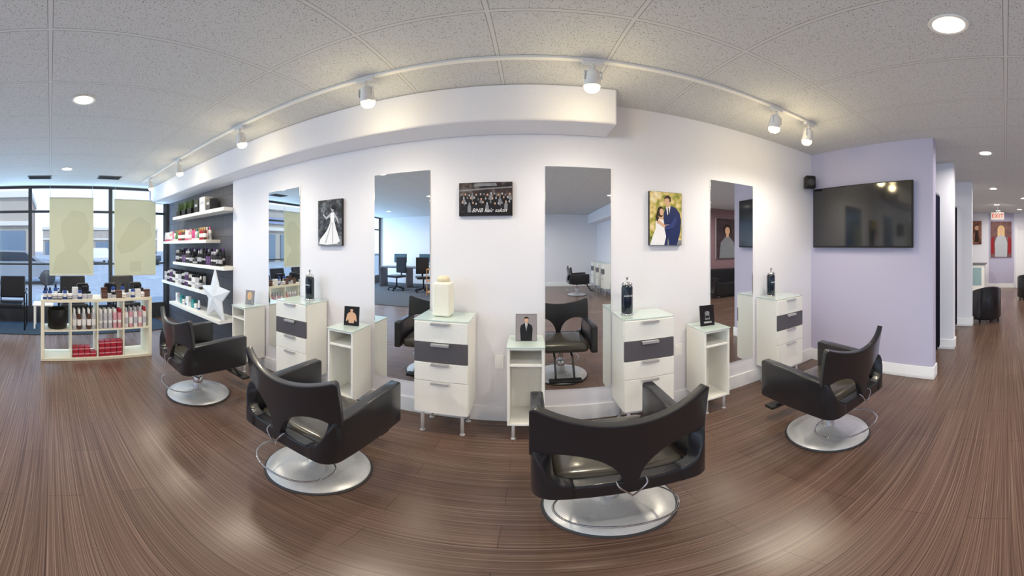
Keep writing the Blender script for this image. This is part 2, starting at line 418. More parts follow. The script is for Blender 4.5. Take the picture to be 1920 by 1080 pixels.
# ------------------------------------------------------------------ stations
def drawer_unit(loc, rz=0):
    R = thing('drawer_cabinet', 'white drawer cabinet with one dark grey drawer and glass top', 'cabinet', loc, rz, 'white station drawer cabinets')
    W, D = .39, .285; t = .018
    mb = MB()
    mb.box((t/2, D/2, .59), (t, D, .76), .002).box((W-t/2, D/2, .59), (t, D, .76), .002)
    mb.box((W/2, D/2, .219), (W-2*t, D, .018), .002).box((W/2, D/2, .961), (W-2*t, D, .018), .002).box((W/2, D-.006, .59), (W-2*t, .012, .72))
    mb.obj('body', WHITE, R)
    MB().box((W/2, D/2-.004, .975), (W+.008, D+.012, .009), .002).obj('glass_top', GTOP, R)
    zs = [(.965, .812, WHITE), (.808, .655, DGREY), (.651, .502, WHITE), (.498, .214, WHITE)]
    for z1, z0, m in zs:
        d = MB().box((W/2, -.009, (z0+z1)/2), (W-.006, .018, z1-z0), .003).obj('drawer', m, R, label='dark grey drawer front' if m is DGREY else None)
        MB().box((W/2, -.027, z1-.005), (.13, .024, .007), .003).box((W/2, -.037, z1-.012), (.13, .004, .020), .0015).obj('handle', HND, d)
    for x in (.05, W-.05):
        for y in (.03, D-.04):
            MB().cyl(.013, .008, .212, (x, y, 0)).cyl(.02, 0, .012, (x, y, 0)).obj('leg', ALU, R)
    return R
def low_unit(loc, rz=0):
    R = thing('open_shelf_stand', 'narrow white open shelf stand with glass top and metal legs', 'shelf', loc, rz, 'narrow white station shelf stands')
    W, D = .25, .29; t = .018; z0, z1 = .15, .80; mb = MB()
    mb.box((t/2, D/2, (z0+z1)/2), (t, D, z1-z0), .002).box((W-t/2, D/2, (z0+z1)/2), (t, D, z1-z0), .002)
    for z in (z0+t/2, z1-t/2, z1-.135): mb.box((W/2, D/2, z), (W-2*t, D-.004, t), .002)
    mb.box((W/2, D-.006, (z0+z1)/2), (W-2*t, .012, z1-z0-2*t))
    mb.obj('body', WHITE, R)
    MB().box((W/2, D/2-.004, z1+.0045), (W+.008, D+.01, .009), .002).obj('glass_top', GTOP, R)
    for x in (.04, W-.04):
        for y in (.03, D-.04):
            MB().cyl(.012, .008, .15, (x, y, 0)).cyl(.018, 0, .012, (x, y, 0)).obj('leg', ALU, R)
    return R
YF = 2.02
DX = [-2.185, -.79, .655, 2.152]; LX = [-2.952, -1.556, -.139, 1.32]
d0 = drawer_unit((DX[0], YF, 0)); l0 = low_unit((LX[0], YF-.01, 0))
for x in DX[1:]: dup(d0, (x, YF, 0))
for x in LX[1:]: dup(l0, (x, YF-.01, 0))
for y in (-4.2, -4.95, -5.7): dup(d0, (2.27, y, 0), -math.pi/2)
for i, (a, b) in enumerate(((-2.647, -2.157), (-1.278, -.772), (.130, .647), (1.582, 2.11))):
    mb = MB().box((0, 0, 0), (b-a, .008, 1.81), .0015, mi=0)
    mb.obj('wall_mirror', MIRR, loc=((a+b)/2, YW-.0045, 1.222), label='tall frameless rectangular wall mirror between station cabinets', category='mirror', group='tall wall mirrors')

# ------------------------------------------------------------------ pictures
def ell(cx, cy, rx, ry, n=18): return [(cx+rx*math.cos(2*math.pi*i/n), cy+ry*math.sin(2*math.pi*i/n)) for i in range(n)]
def picture(name, label, cat, w, h, dep, bg, shapes, loc, rz=0, edge=None, tilt=0, group=None):
    mats = [edge or BLKP, bg]; mb = MB()
    mb.box((0, -dep/2, 0), (w, dep, h), .001)
    mb.prism([(-w/2+.002, -h/2+.002), (w/2-.002, -h/2+.002), (w/2-.002, h/2-.002), (-w/2+.002, h/2-.002)], -dep, -dep-.0012, 1)
    k = 0; st = .0003 if len(shapes) < 20 else .00008
    for pts, m in shapes:
        if m not in mats: mats.append(m)
        k += 1
        pp = [(min(w/2-.002, max(-w/2+.002, (a-.5)*w)), min(h/2-.002, max(-h/2+.002, (b-.5)*h))) for a, b in pts]
        d = -dep-.0012-st*k
        mb.prism(pp, -dep-.001, d, mats.index(m))
    o = mb.obj(name, mats, loc=loc, rz=rz, label=label, category=cat, group=group)
    o.rotation_euler = (tilt, 0, rz)
    return o
SKIN = M('photo_skin_tone', (214, 170, 140), .5); HAIR = M('photo_dark_hair', (48, 34, 28), .5); SUIT = M('photo_navy_suit', (30, 44, 92), .5)
PW = M('photo_white', (236, 236, 238), .5); PG = M('photo_mid_grey', (130, 132, 138), .5, var=.2, bscale=30); PDK = M('photo_near_black', (26, 24, 28), .4)
PLG = M('photo_light_grey', (184, 186, 192), .5)
BLOND = M('photo_blond_hair', (220, 190, 130), .5); PRED = M('photo_red', (150, 40, 48), .5)
BWB = foliage_mat('photo_grey_foliage', [(22, 24, 28), (60, 64, 70), (120, 125, 132)], 22)
GRN = foliage_mat('photo_autumn_foliage', [(70, 84, 40), (150, 150, 60), (214, 190, 120), (236, 224, 190)], 16)
picture('wall_canvas', 'black-and-white canvas photo of bride in flowing white gown', 'picture', .285, .44, .03, BWB, [
    ([(.0, .0), (1, 0), (1, .14), (.55, .2), (0, .1)], PG),
    ([(.06, .04), (.4, .02), (.8, .04), (.92, .10), (.86, .20), (.78, .34), (.72, .47), (.68, .55), (.56, .55), (.5, .46), (.40, .34), (.26, .24), (.1, .14)], PW),
    ([(.3, .06), (.36, .06), (.6, .5), (.57, .5)], PLG), ([(.6, .05), (.64, .05), (.65, .5), (.62, .5)], PLG),
    ([(.55, .54), (.69, .54), (.73, .68), (.68, .72), (.56, .71), (.52, .66)], PW),
    ([(.54, .70), (.36, .62), (.24, .70), (.22, .67), (.36, .57), (.56, .64)], PLG),
    ([(.70, .70), (.82, .60), (.88, .48), (.85, .47), (.78, .57), (.68, .64)], PLG),
    ([(.59, .70), (.66, .70), (.65, .76), (.60, .76)], PLG),
    (ell(.62, .80, .062, .055), PLG), (ell(.65, .825, .08, .05), PDK), (ell(.72, .79, .04, .04), PDK)], (-1.75, YW, 1.727))
sh = [([(0, 0), (1, 0), (1, .12), (0, .12)], PDK), ([(.0, .74), (1, .82), (1, .86), (0, .78)], PG), ([(.28, .88), (.72, .88), (.7, .97), (.3, .97)], PG)]
rr = random.Random(3)
for row in (2, 1, 0):
    for i in range(14):
        x = .06+.068*i+(.03 if row == 1 else 0)+rr.uniform(-.01, .01); y = .38+.13*row+rr.uniform(-.03, .03)
        sh.append(([(x-.034, y-.26), (x+.034, y-.26), (x+.03, y-.07), (x+.012, y-.03), (x-.012, y-.03), (x-.03, y-.07)], [PDK, PG, PDK, PDK, PDK][(i*3+row) % 5]))
        sh.append((ell(x, y, .014, .034, 8), [SKIN, PLG, PG][(i+row) % 3]))
WARM = foliage_mat('photo_dark_interior', [(24, 20, 24), (58, 46, 46), (120, 110, 104)], 14)
p2 = picture('wall_canvas', 'wide dark canvas group photo of salon team with lettering', 'picture', .412, .262, .025, WARM, sh, (-.324, YW, 1.866))
text_part('BNB hair salon', .044, PW, p2, (.03, -.0345, -.092), (math.pi/2, 0, 0), shear=.35)
picture('wall_canvas', 'colour canvas photo of couple, navy suit and white dress', 'picture', .30, .45, .03, GRN, [
    ([(0, 0), (1, 0), (1, .1), (0, .06)], PG),
    ([(.36, .0), (.54, .0), (.56, .16), (.6, .0), (.84, .0), (.94, .22), (.98, .44), (.94, .60), (.82, .70), (.66, .74), (.52, .70), (.44, .62), (.42, .50), (.46, .34)], SUIT),
    ([(.50, .72), (.64, .74), (.60, .60), (.54, .56)], PW), ([(.555, .70), (.585, .70), (.59, .58), (.565, .54)], PDK),
    ([(.52, .70), (.62, .72), (.60, .78), (.52, .77)], SKIN),
    (ell(.53, .83, .075, .075), SKIN), ([(.44, .86), (.47, .92), (.56, .94), (.64, .91), (.65, .83), (.61, .80), (.60, .87), (.52, .885)], HAIR),
    ([(.02, .0), (.44, .0), (.50, .16), (.44, .34), (.42, .46), (.34, .50), (.24, .50), (.18, .44), (.18, .30), (.08, .14)], PW),
    ([(.19, .44), (.24, .54), (.32, .56), (.40, .54), (.43, .46), (.36, .48), (.26, .48)], SKIN),
    (ell(.33, .62, .10, .10), HAIR), ([(.22, .62), (.19, .5), (.22, .42), (.28, .5)], HAIR), (ell(.36, .615, .065, .065), SKIN),
    ([(.20, .42), (.26, .40), (.46, .32), (.60, .35), (.60, .39), (.44, .38), (.28, .47)], SKIN),
    ([(.86, .50), (.72, .32), (.48, .28), (.46, .36), (.66, .40), (.76, .54)], M('photo_navy_sleeve', (44, 60, 116), .5))], (1.117, YW, 1.735))
def card(label, shapes, loc, w, h, rz, bg):
    o = picture('photo_card', label, 'picture', w, h, .008, bg, shapes, (loc[0], loc[1], loc[2]+h/2*math.cos(.12)+.002), rz, edge=BLKP, tilt=-.12); return o
ZL = .809
torso = [(ell(.5, .8, .1, .085), SKIN), ([(.38, .82), (.42, .9), (.5, .92), (.6, .9), (.62, .82), (.56, .86), (.44, .86)], HAIR), ([(.45, .68), (.55, .68), (.55, .76), (.45, .76)], SKIN), ([(.34, .1), (.66, .1), (.70, .34), (.80, .22), (.86, .26), (.80, .56), (.72, .66), (.57, .71), (.43, .71), (.28, .66), (.20, .56), (.14, .26), (.2, .22), (.30, .34)], SKIN), ([(.3, 0), (.7, 0), (.68, .14), (.32, .14)], PDK)]
suitp = [(ell(.5, .78, .09, .09), SKIN), ([(.39, .79), (.41, .88), (.5, .91), (.6, .88), (.61, .79), (.57, .84), (.43, .84)], HAIR), ([(.45, .66), (.55, .66), (.55, .72), (.45, .72)], SKIN), ([(.24, .0), (.76, .0), (.80, .45), (.76, .58), (.58, .67), (.42, .67), (.24, .58), (.20, .45)], PDK), ([(.44, .66), (.56, .66), (.5, .36)], PW), ([(.48, .64), (.52, .64), (.52, .42), (.5, .38), (.48, .42)], PG)]
LIG = M('photo_pale_wall', (150, 142, 144), .5)
card('small framed portrait card standing on shelf stand', [([(.2, 0), (.8, 0), (.72, .34), (.28, .34)], PG), (ell(.5, .6, .24, .28), BLOND), (ell(.5, .56, .15, .19), SKIN)], (-2.83, 2.18, ZL), .12, .17, .3, LIG)
card('small dark framed photo card of bare-chested man', torso, (-1.42, 2.17, ZL), .135, .17, .25, PDK)
card('framed photo card of person in dark suit', suitp, (-.012, 2.16, ZL), .15, .20, 0, LIG)
c4 = card('small dark framed product card with lettering', [(ell(.5, .62, .17, .1), PG), ([(.33, .3), (.67, .3), (.64, .62), (.36, .62)], PG), ([(.36, .38), (.64, .38), (.63, .5), (.37, .5)], PDK)], (1.44, 2.16, ZL), .135, .18, -.1, PDK)
text_part('URBAN', .022, PW, c4, (0, -.012, -.06), (math.pi/2, 0, 0))

# jars / dispenser
JAR = M('blue_black_disinfectant', (16, 30, 44), .08, coat=.8); JLAB = M('jar_label_white', (225, 228, 232), .5)
def jar(loc):
    R = thing('disinfectant_jar', 'tall dark blue disinfectant jar with chrome lid on cabinet', 'jar', loc, 0, 'disinfectant jars')
    MB().lathe([(0, .012), (.04, .012), (.044, .02), (.044, .21), (.036, .228), (0, .228)]).obj('glass_body', JAR, R)
    MB().lathe([(0, 0), (.048, 0), (.05, .006), (.046, .014), (0, .014)]).obj('base', CHR, R)
    MB().lathe([(0, .226), (.04, .226), (.043, .232), (.04, .245), (.015, .253), (.006, .258), (.006, .275), (.012, .282), (.012, .29), (.005, .297), (0, .297)]).obj('lid', CHR, R)
    text_part('BARBICIDE', .0155, JLAB, R, (0, -.0455, .15), (math.pi/2, 0, 0))
    return R
j = jar((-1.92, 2.2, .981)); dup(j, (.73, 2.16, .981)); dup(j, (2.26, 2.2, .981)); 
R = thing('towel_dispenser', 'cream smooth tower canister with shallow rounded lid on cabinet', 'dispenser', (-.62, 2.17, .981))
CRM = M('cream_plastic', (240, 237, 222), .35)
MB().box((0, 0, .128), (.135, .13, .256), .018, seg=5).obj('body', CRM, R)
MB().lathe([(0, .254), (.046, .254), (.049, .258), (.049, .274), (.045, .290), (.03, .299), (.015, .302), (0, .303)], seg=32).obj('lid', M('tan_lid', (222, 212, 182), .4), R)

for x, z in ((1.25, .57), (-.22, .57)):
    MB().box((0, -.004, 0), (.07, .008, .115), .002).box((0, -.009, .022), (.03, .003, .03), .001).box((0, -.009, -.022), (.03, .003, .03), .001).obj('electrical_outlet', TRIM, loc=(x, YW, z), label='white electrical outlet plate on wall', category='outlet', group='wall outlets')

# TV
R = thing('wall_television', 'large black flat-screen television mounted on lavender wall', 'television', (3.12, 1.60, 1.85), -math.pi/2)
MB().box((0, -.055, 0), (1.28, .03, .73), .004).obj('case', BLKP, R)
MB().box((0, -.0715, .004), (1.25, .004, .70), .001).obj('screen', SCREEN, R)
MB().box((0, -.02, 0), (.4, .04, .3), .004).obj('wall_bracket', BLKP, R)
# speaker
R = thing('wall_speaker', 'small black speaker mounted high in wall corner', 'speaker', (3.0, 2.28, 2.29), math.radians(-35))
MB().box((0, -.07, 0), (.13, .11, .16), .02, seg=3).obj('cabinet', BLKP, R)
MB().lathe([(0, 0), (.045, 0), (.05, .004), (.03, .008), (0, .004)], (0, -.125, -.01), rot=Matrix.Rotation(math.pi/2, 3, 'X')).obj('speaker_cone', RUB, R)
MB().cyl(.012, 0, .09, (0, .04, 0), rot=Matrix.Rotation(math.pi/2, 3, 'X')).obj('bracket', BLKP, R)

# ------------------------------------------------------------------ ceiling fixtures
def downlight(x, y, power=16):
    R = thing('recessed_downlight', 'round white recessed ceiling downlight, lit', 'light', (x, y, ZC), 0, 'recessed ceiling downlights')
    MB().lathe([(.072, -.004), (.09, -.006), (.094, 0), (.072, 0)], seg=32, cap=False).obj('trim_ring', LAMPW, R)
    MB().lathe([(0, -.003), (.073, -.003), (.073, 0), (0, 0)], seg=32).obj('lens', DISC, R)
    l = bpy.data.lights.new('downlight_lamp', 'AREA'); l.shape = 'DISK'; l.size = .15; l.energy = power; l.color = (1, .94, .86); l.spread = math.radians(170)
    o = bpy.data.objects.new('downlight_lamp', l); COL.objects.link(o); o.parent = R; o.location = (0, 0, -.012); o.visible_glossy = False
for x in (-4.6, -2.28, 1.32): downlight(x, .25)
for x in (3.78, 6.24, 8.7): downlight(x, .25, 24)
downlight(10.2, .25, 8); downlight(7.5, -.45, 14); downlight(9.8, -.45, 10)
for x in (-4.6, -2.28, .1, 1.9, 4.6, 7): downlight(x, -2.2, 24)
for x in (-4.6, -2.28, .1): downlight(x, -4.7, 34)
downlight(4.9, 2.0, 8); downlight(8.7, 1.6, 20)
MB().box((0, 0, 0), (7.6, .035, .02), .003).obj('track_rail', LAMPW, loc=(-1.5, 1.66, ZC-.0102), label='long white ceiling track rail carrying spotlights', category='track light')
def spot(x, i):
    R = thing('track_spotlight', 'white cylindrical track spotlight with glowing bulb', 'light', (x, 1.66, ZC-.02), 0, 'track spotlights')
    MB().box((0, 0, -.012), (.12, .034, .022), .004).obj('adapter', LAMPW, R)
    MB().tube([(0, 0, -.02), (0, 0, -.075)], .009).box((0, 0, -.078), (.10, .018, .008), .002).box((.05, 0, -.11), (.006, .018, .07), .001).box((-.05, 0, -.11), (.006, .018, .07), .001).obj('yoke', LAMPW, R)
    rot = Matrix.Rotation(math.radians(8), 3, 'X')
    MB().lathe([(0, -.06), (.028, -.062), (.04, -.08), (.045, -.12), (.050, -.180), (.047, -.181), (.041, -.12), (.03, -.09), (0, -.09)], rot=rot).obj('lamp_shade', LAMPW, R)
    MB().lathe([(0, -.10), (.03, -.11), (.040, -.14), (.046, -.175), (.044, -.20), (.03, -.217), (0, -.222)], rot=rot).obj('bulb', BULB, R)
    l = bpy.data.lights.new('spot_lamp', 'SPOT'); l.energy = 32; l.color = (1, .90, .74); l.spot_size = math.radians(155); l.spot_blend = 1; l.shadow_soft_size = .05
    o = bpy.data.objects.new('spot_lamp', l); COL.objects.link(o); o.parent = R; o.location = (0, .035, -.24); o.rotation_euler = (math.radians(4), 0, 0)
    l = bpy.data.lights.new('glow_lamp', 'POINT'); l.energy = 3.4; l.color = (1, .82, .46); l.shadow_soft_size = .05
    o = bpy.data.objects.new('glow_lamp', l); COL.objects.link(o); o.parent = R; o.location = (0, .03, -.28)
for i, x in enumerate((2.2, 1.77, .36, -.98, -2.31, -3.72, -4.9)): spot(x, i)
for x, y in ((-5.17, -.18), (-5.1, 1.0)):
    mb = MB(); mb.box((0, 0, -.004), (.24, .40, .008), .002)
    for k in range(6): mb.box((-.09+.036*k, 0, -.011), (.012, .36, .008), 0, 1)
    mb.obj('ceiling_vent', [M('vent_grey', (120, 124, 128), .5), M('vent_dark', (60, 62, 66), .5)], loc=(x, y, ZC), label='grey slotted ceiling air vent', category='vent', group='ceiling vents')

# ------------------------------------------------------------------ slate wall shelves + products
SH = [(-5.1, -3.39, 2.03), (-5.66, -3.87, 1.60), (-5.1, -3.39, 1.225), (-5.66, -3.85, .835), (-5.1, -3.39, .50)]
for i, (a, b, z) in enumerate(SH):
    y0 = 2.10 if i == 4 else 2.17
    MB().box((0, 0, 0), (b-a, 2.42-y0, .05), .003).obj('floating_shelf', WHITE, loc=((a+b)/2, (2.42+y0)/2, z-.025), label='white floating shelf on dark slate wall', category='shelf', group='floating shelves on slate wall')
COLS = dict(sil=(190, 190, 196), wht=(236, 234, 230), blk=(28, 28, 32), pur=(90, 60, 110), pnk=(206, 70, 130), red=(170, 34, 52), brn=(92, 62, 48), gold=(190, 150, 90), teal=(40, 140, 140), blue=(50, 80, 150), rose=(214, 160, 170), grn=(80, 130, 70), char=(60, 60, 66))
def PM(k): return M('product_'+k, COLS[k], .35)
_pm = {}
def prod(kind, c1, c2, h):
    key = (kind, c1, c2, round(h, 3))
    if key in _pm: return _pm[key]
    mb = MB()
    if kind == 'bottle':
        mb.lathe([(0, 0), (.024, 0), (.027, .006), (.027, h*.66), (.022, h*.74), (.012, h*.78), (0, h*.78)], seg=14, mi=0).lathe([(.013, h*.77), (.014, h*.78), (.013, h-.002), (.01, h), (0, h)], seg=14, mi=1)
        mb.lathe([(.0275, h*.2), (.0278, h*.21), (.0278, h*.5), (.0275, h*.51)], seg=14, mi=2)
    elif kind == 'can':
        mb.lathe([(0, 0), (.025, 0), (.026, .004), (.026, h*.76), (.02, h*.81), (0, h*.81)], seg=14, mi=0).lathe([(.019, h*.8), (.021, h*.82), (.021, h-.005), (.017, h), (0, h)], seg=14, mi=1)
        mb.lathe([(.0263, h*.3), (.0266, h*.31), (.0266, h*.42), (.0263, h*.43)], seg=14, mi=2)
    elif kind == 'tube':
        rings = []
        for z, rx, ry in ((h*.18, .022, .02), (h*.3, .025, .02), (h*.7, .028, .012), (h, .029, .003)):
            rings.append([(rx*math.cos(2*math.pi*i/16), ry*math.sin(2*math.pi*i/16), z) for i in range(16)])
        mb.loft(rings, 0); mb.lathe([(0, 0), (.021, 0), (.022, .004), (.022, h*.19), (0, h*.19)], seg=14, mi=1)
        mb.box((0, 0, h*.6), (.02, .034, h*.2), .001, 2)
    elif kind == 'pump':
        mb.box((0, 0, h*.36), (.065, .045, h*.72), .01, 0, 3).lathe([(0, h*.7), (.014, h*.7), (.014, h*.8), (.005, h*.82), (.005, h*.93), (0, h*.93)], seg=12, mi=1).box((.01, 0, h*.95), (.045, .014, h*.06), .003, 1)
        mb.box((0, 0, h*.36), (.045, .047, h*.3), .001, 2)
    elif kind == 'jar':
        mb.lathe([(0, 0), (.034, 0), (.036, .004), (.036, h*.6), (0, h*.6)], seg=18, mi=0).lathe([(0, h*.6), (.037, h*.6), (.038, h*.64), (.038, h*.96), (.034, h), (0, h)], seg=18, mi=1)
        mb.lathe([(.0363, h*.15), (.0366, h*.17), (.0366, h*.5), (.0363, h*.52)], seg=18, mi=2)
    elif kind == 'box':
        mb.box((0, 0, h/2), (.075, .055, h), .002, 0).box((0, 0, h*.62), (.077, .057, h*.12), .001, 1).box((0, -.0005, h*.3), (.045, .057, h*.2), .001, 2)
    _pm[key] = mb.mesh('product_'+kind, [PM(c1), PM(c2), PM('sil' if c1 in ('wht', 'blk') else 'wht')])
    return _pm[key]
CN = dict(sil='silver', wht='white', blk='black', pur='purple', pnk='pink', red='red', brn='brown', gold='gold', teal='teal', blue='blue', rose='pink', grn='green', char='charcoal')
KN = dict(bottle=('product_bottle', 'hair product bottle', 'bottle'), can=('spray_can', 'hair spray can', 'can'), tube=('product_tube', 'squeeze tube', 'tube'), pump=('pump_bottle', 'square pump bottle', 'bottle'), jar=('product_jar', 'round product jar', 'jar'), box=('product_box', 'product carton', 'box'))
def put(kind, c1, c2, h, loc, rz=0, where='on white floating shelf', group=None):
    me = prod(kind, c1, c2, h); n, d, cat = KN[kind]
    return place(me, n, None, loc, rz, '%s %s with %s top %s' % (CN[c1], d, CN[c2], where), cat, group)
def rowfill(x0, x1, y, z, step, seq, grp):
    n = int((x1-x0)/step)
    for i in range(n):
        k, a, b, h = seq[i % len(seq)] if not callable(seq) else seq(i)
        put(k, a, b, h, (x0+step*(i+.5), y, z), 0, 'on white floating shelf', grp)
rowfill(-5.6, -3.92, 2.22, 1.60, .066, lambda i: [('tube', 'wht', 'pnk', .17), ('tube', 'wht', 'pnk', .17), ('bottle', 'rose', 'wht', .18), ('tube', 'pnk', 'wht', .16), ('bottle', 'wht', 'teal', .18), ('tube', 'grn', 'wht', .15), ('bottle', 'red', 'gold', .19), ('bottle', 'brn', 'gold', .19)][(i//2+i//7) % 8], 'bottles on second shelf')
rowfill(-5.6, -3.92, 2.33, 1.60, .085, lambda i: [('bottle', 'wht', 'pnk', .2), ('bottle', 'brn', 'gold', .2), ('bottle', 'rose', 'wht', .2)][(i//3) % 3], 'bottles on second shelf')
rowfill(-5.05, -3.45, 2.22, 1.225, .07, lambda i: [('bottle', 'blk', 'sil', .21), ('can', 'blk', 'blk', .22), ('pump', 'pur', 'blk', .18), ('can', 'char', 'sil', .2), ('bottle', 'blk', 'blk', .18), ('jar', 'blk', 'char', .07)][(i//2) % 6], 'dark bottles on third shelf')
rowfill(-5.05, -3.6, 2.33, 1.225, .08, lambda i: ('can', 'blk', ['sil', 'blk', 'pur'][i % 3], .23+.01*(i % 3)), 'dark bottles on third shelf')
rowfill(-5.6, -4.05, 2.22, .835, .066, lambda i: [('can', 'sil', 'blk', .22), ('bottle', 'blk', 'wht', .2), ('can', 'pur', 'sil', .23), ('bottle', 'char', 'wht', .19), ('can', 'wht', 'blk', .21)][(i//2) % 5], 'bottles on fourth shelf')
rowfill(-5.6, -4.1, 2.33, .835, .08, lambda i: ('can', ['sil', 'blk', 'wht'][i % 3], 'blk', .24), 'bottles on fourth shelf')
rowfill(-5.05, -4.10, 2.23, .50, .09, lambda i: [('box', 'wht', 'teal', .16), ('jar', 'wht', 'sil', .07), ('box', 'teal', 'wht', .14), ('jar', 'sil', 'wht', .08), ('tube', 'wht', 'blue', .15)][i % 5], 'jars and cartons on bottom shelf')
GR = foliage_mat('grass_green', [(60, 82, 46), (92, 120, 66), (134, 152, 100)], 30)
for k, x in enumerate((-5.0, -4.78, -4.56)):
    R = thing('potted_grass', 'small potted green grass plant on top shelf', 'plant', (x, 2.29, 2.03), 0, 'potted grasses on top shelf')
    MB().box((0, 0, .055), (.15, .12, .11), .006).obj('pot', PM('blk'), R)
    bm = bmesh.new(); rg = random.Random(k)
    for i in range(150):
        x0, y0 = rg.uniform(-.06, .06), rg.uniform(-.045, .045); a = rg.uniform(0, 6.28); hh = rg.uniform(.12, .2); l = rg.uniform(.005, .03)
        d = Vector((math.cos(a), math.sin(a), 0)); n = Vector((-d.y, d.x, 0))*.003; p = Vector((x0, y0, .1))
        v = [bm.verts.new(p-n), bm.verts.new(p+n), bm.verts.new(p+n*.7+d*l*.4+Vector((0, 0, hh*.6))), bm.verts.new(p-n*.7+d*l*.4+Vector((0, 0, hh*.6))), bm.verts.new(p+d*l+Vector((0, 0, hh)))]
        bm.faces.new(v[:4]); bm.faces.new((v[3], v[2], v[4]))
    me = bpy.data.meshes.new('grass'); bm.to_mesh(me); bm.free(); me.materials.append(GR); g = place(me, 'grass', R); g['kind'] = 'stuff'
for x, c, w, hh in ((-4.28, 'blk', .15, .20), (-4.08, 'wht', .17, .23), (-3.9, 'char', .12, .18)):
    MB().box((0, 0, hh/2), (w, .14, hh), .003).box((0, -.0705, hh*.6), (w*.6, .002, hh*.2), 0, 1).obj('display_box', [PM(c), PM('sil')], loc=(x, 2.29, 2.03), label=CN[c]+' display box on top shelf', category='box', group='display boxes on top shelf')
pts = []
for i in range(10):
    a = math.pi/2+i*math.pi/5; r = .38 if i % 2 == 0 else .18
    pts.append((r*math.cos(a), r*math.sin(a)))
mb = MB(); bmv = mb.bm
F = [bmv.verts.new((a, -.012, b)) for a, b in pts]; Bk = [bmv.verts.new((a, .006, b)) for a, b in pts]; cf = bmv.verts.new((0, -.04, 0)); cb = bmv.verts.new((0, .01, 0))
for i in range(10):
    k = (i+1) % 10
    bmv.faces.new((cf, F[i], F[k])); bmv.faces.new((cb, Bk[k], Bk[i])); bmv.faces.new((F[i], Bk[i], Bk[k], F[k]))
o = mb.obj('star_ornament', M('pale_star', (226, 229, 232), .5), loc=(-3.56, 2.145, .50+.31), label='large white five-pointed star ornament leaning on bottom shelf', category='ornament')

# ------------------------------------------------------------------ display gondola
GX = -3.78; GY0 = -.12; GL = 1.43; GD = .38; GH = .83
R = thing('cube_display_shelf', 'low white open cube shelf unit stocked with products', 'shelf', (GX, GY0, 0))
mb = MB(); t = .04
mb.box((-GD/2, GL/2, t/2), (GD, GL, t), .003).box((-GD/2, GL/2, GH-t/2), (GD, GL, t), .003)
for y in (t/2, GL-t/2): mb.box((-GD/2, y, GH/2), (GD, t, GH-2*t), .003)
mb.obj('outer_frame', CREAM, R)
mb = MB(); cw = (GL-2*t)/4
for k in range(1, 4): mb.box((-GD/2, t+cw*k, GH/2), (GD-.01, .016, GH-2*t), .002)
mb.box((-GD/2, GL/2, GH/2), (GD-.012, GL-2*t, .016), .002)
mb.obj('divider', CREAM, R)
zu = GH/2+.008; zt = GH
def gput(k, a, b, h, x, y, z, g, rz=0): put(k, a, b, h, (GX+x, GY0+y, z), rz+math.pi/2, 'in cube display shelf' if z < GH-.01 else 'on cube display shelf', g)
for c in range(1, 4):
    for i in range(5):
        for rw in range(2):
            y = t+cw*c+.045+i*.062
            if c == 1: a = ('bottle', 'brn' if i % 2 else 'sil', 'wht', .27)
            elif c == 2: a = ('can', 'sil' if i < 3 else 'rose', 'wht' if i != 4 else 'red', .26)
            else: a = ('bottle', 'rose' if i % 2 else 'wht', 'red' if i == 4 else 'sil', .27)
            gput(*a, -.06-.09*rw, y, zu, 'bottles in upper cubes')
for c, n in ((1, 4), (2, 5)):
    for i in range(4):
        for lv in range(2 if c == 1 else 3):
            if c == 1 and lv == 1 and i == 3: continue
            MB().box((0, 0, .035), (.12, .07, .07), .004).box((0, 0, .045), (.122, .072, .012), 0, 1).obj('red_carton', [PM('red'), PM('rose')], loc=(GX-.09, GY0+t+cw*c+.058+i*.076, t+.0015+.0705*lv), rz=0, label='small dark red product carton stacked in cube shelf', category='box', group='red cartons in lower cubes')
MB().lathe([(0, 0), (.11, 0), (.125, .02), (.135, .26), (.13, .262), (.12, .03), (0, .02)], seg=28).obj('black_bin', BLKP, loc=(GX-.17, GY0+t+cw*.5, zu), label='round black tub inside cube shelf', category='bin')
rg = random.Random(11)
for i in range(22):
    y = .05+i*.063
    if i in (10, 11): continue
    sq = [('jar', 'wht', 'sil', .06), ('box', 'blk', 'char', .12), ('jar', 'blk', 'wht', .07), ('box', 'brn', 'wht', .10), ('jar', 'gold', 'wht', .06), ('jar', 'wht', 'blk', .08), ('box', 'wht', 'rose', .11), ('bottle', 'blue', 'blk', .15)]
    a = sq[rg.randrange(8)]; gput(*a, -.05, y, zt, 'small products on cube shelf top', 0)
    a = sq[rg.randrange(8)]
    if i % 2 == 0: gput(*a[:3], a[3]+.03, -.15, y+.01, zt, 'small products on cube shelf top')
for y in (.55, .93, 1.28):
    MB().box((0, 0, .075), (.10, .16, .15), .004).box((0, 0, .16), (.09, .14, .02), .004).obj('display_tray', [PM('blk')], loc=(GX-.29, GY0+y, zt), label='black product display tray on cube shelf', category='tray', group='display trays on cube shelf')

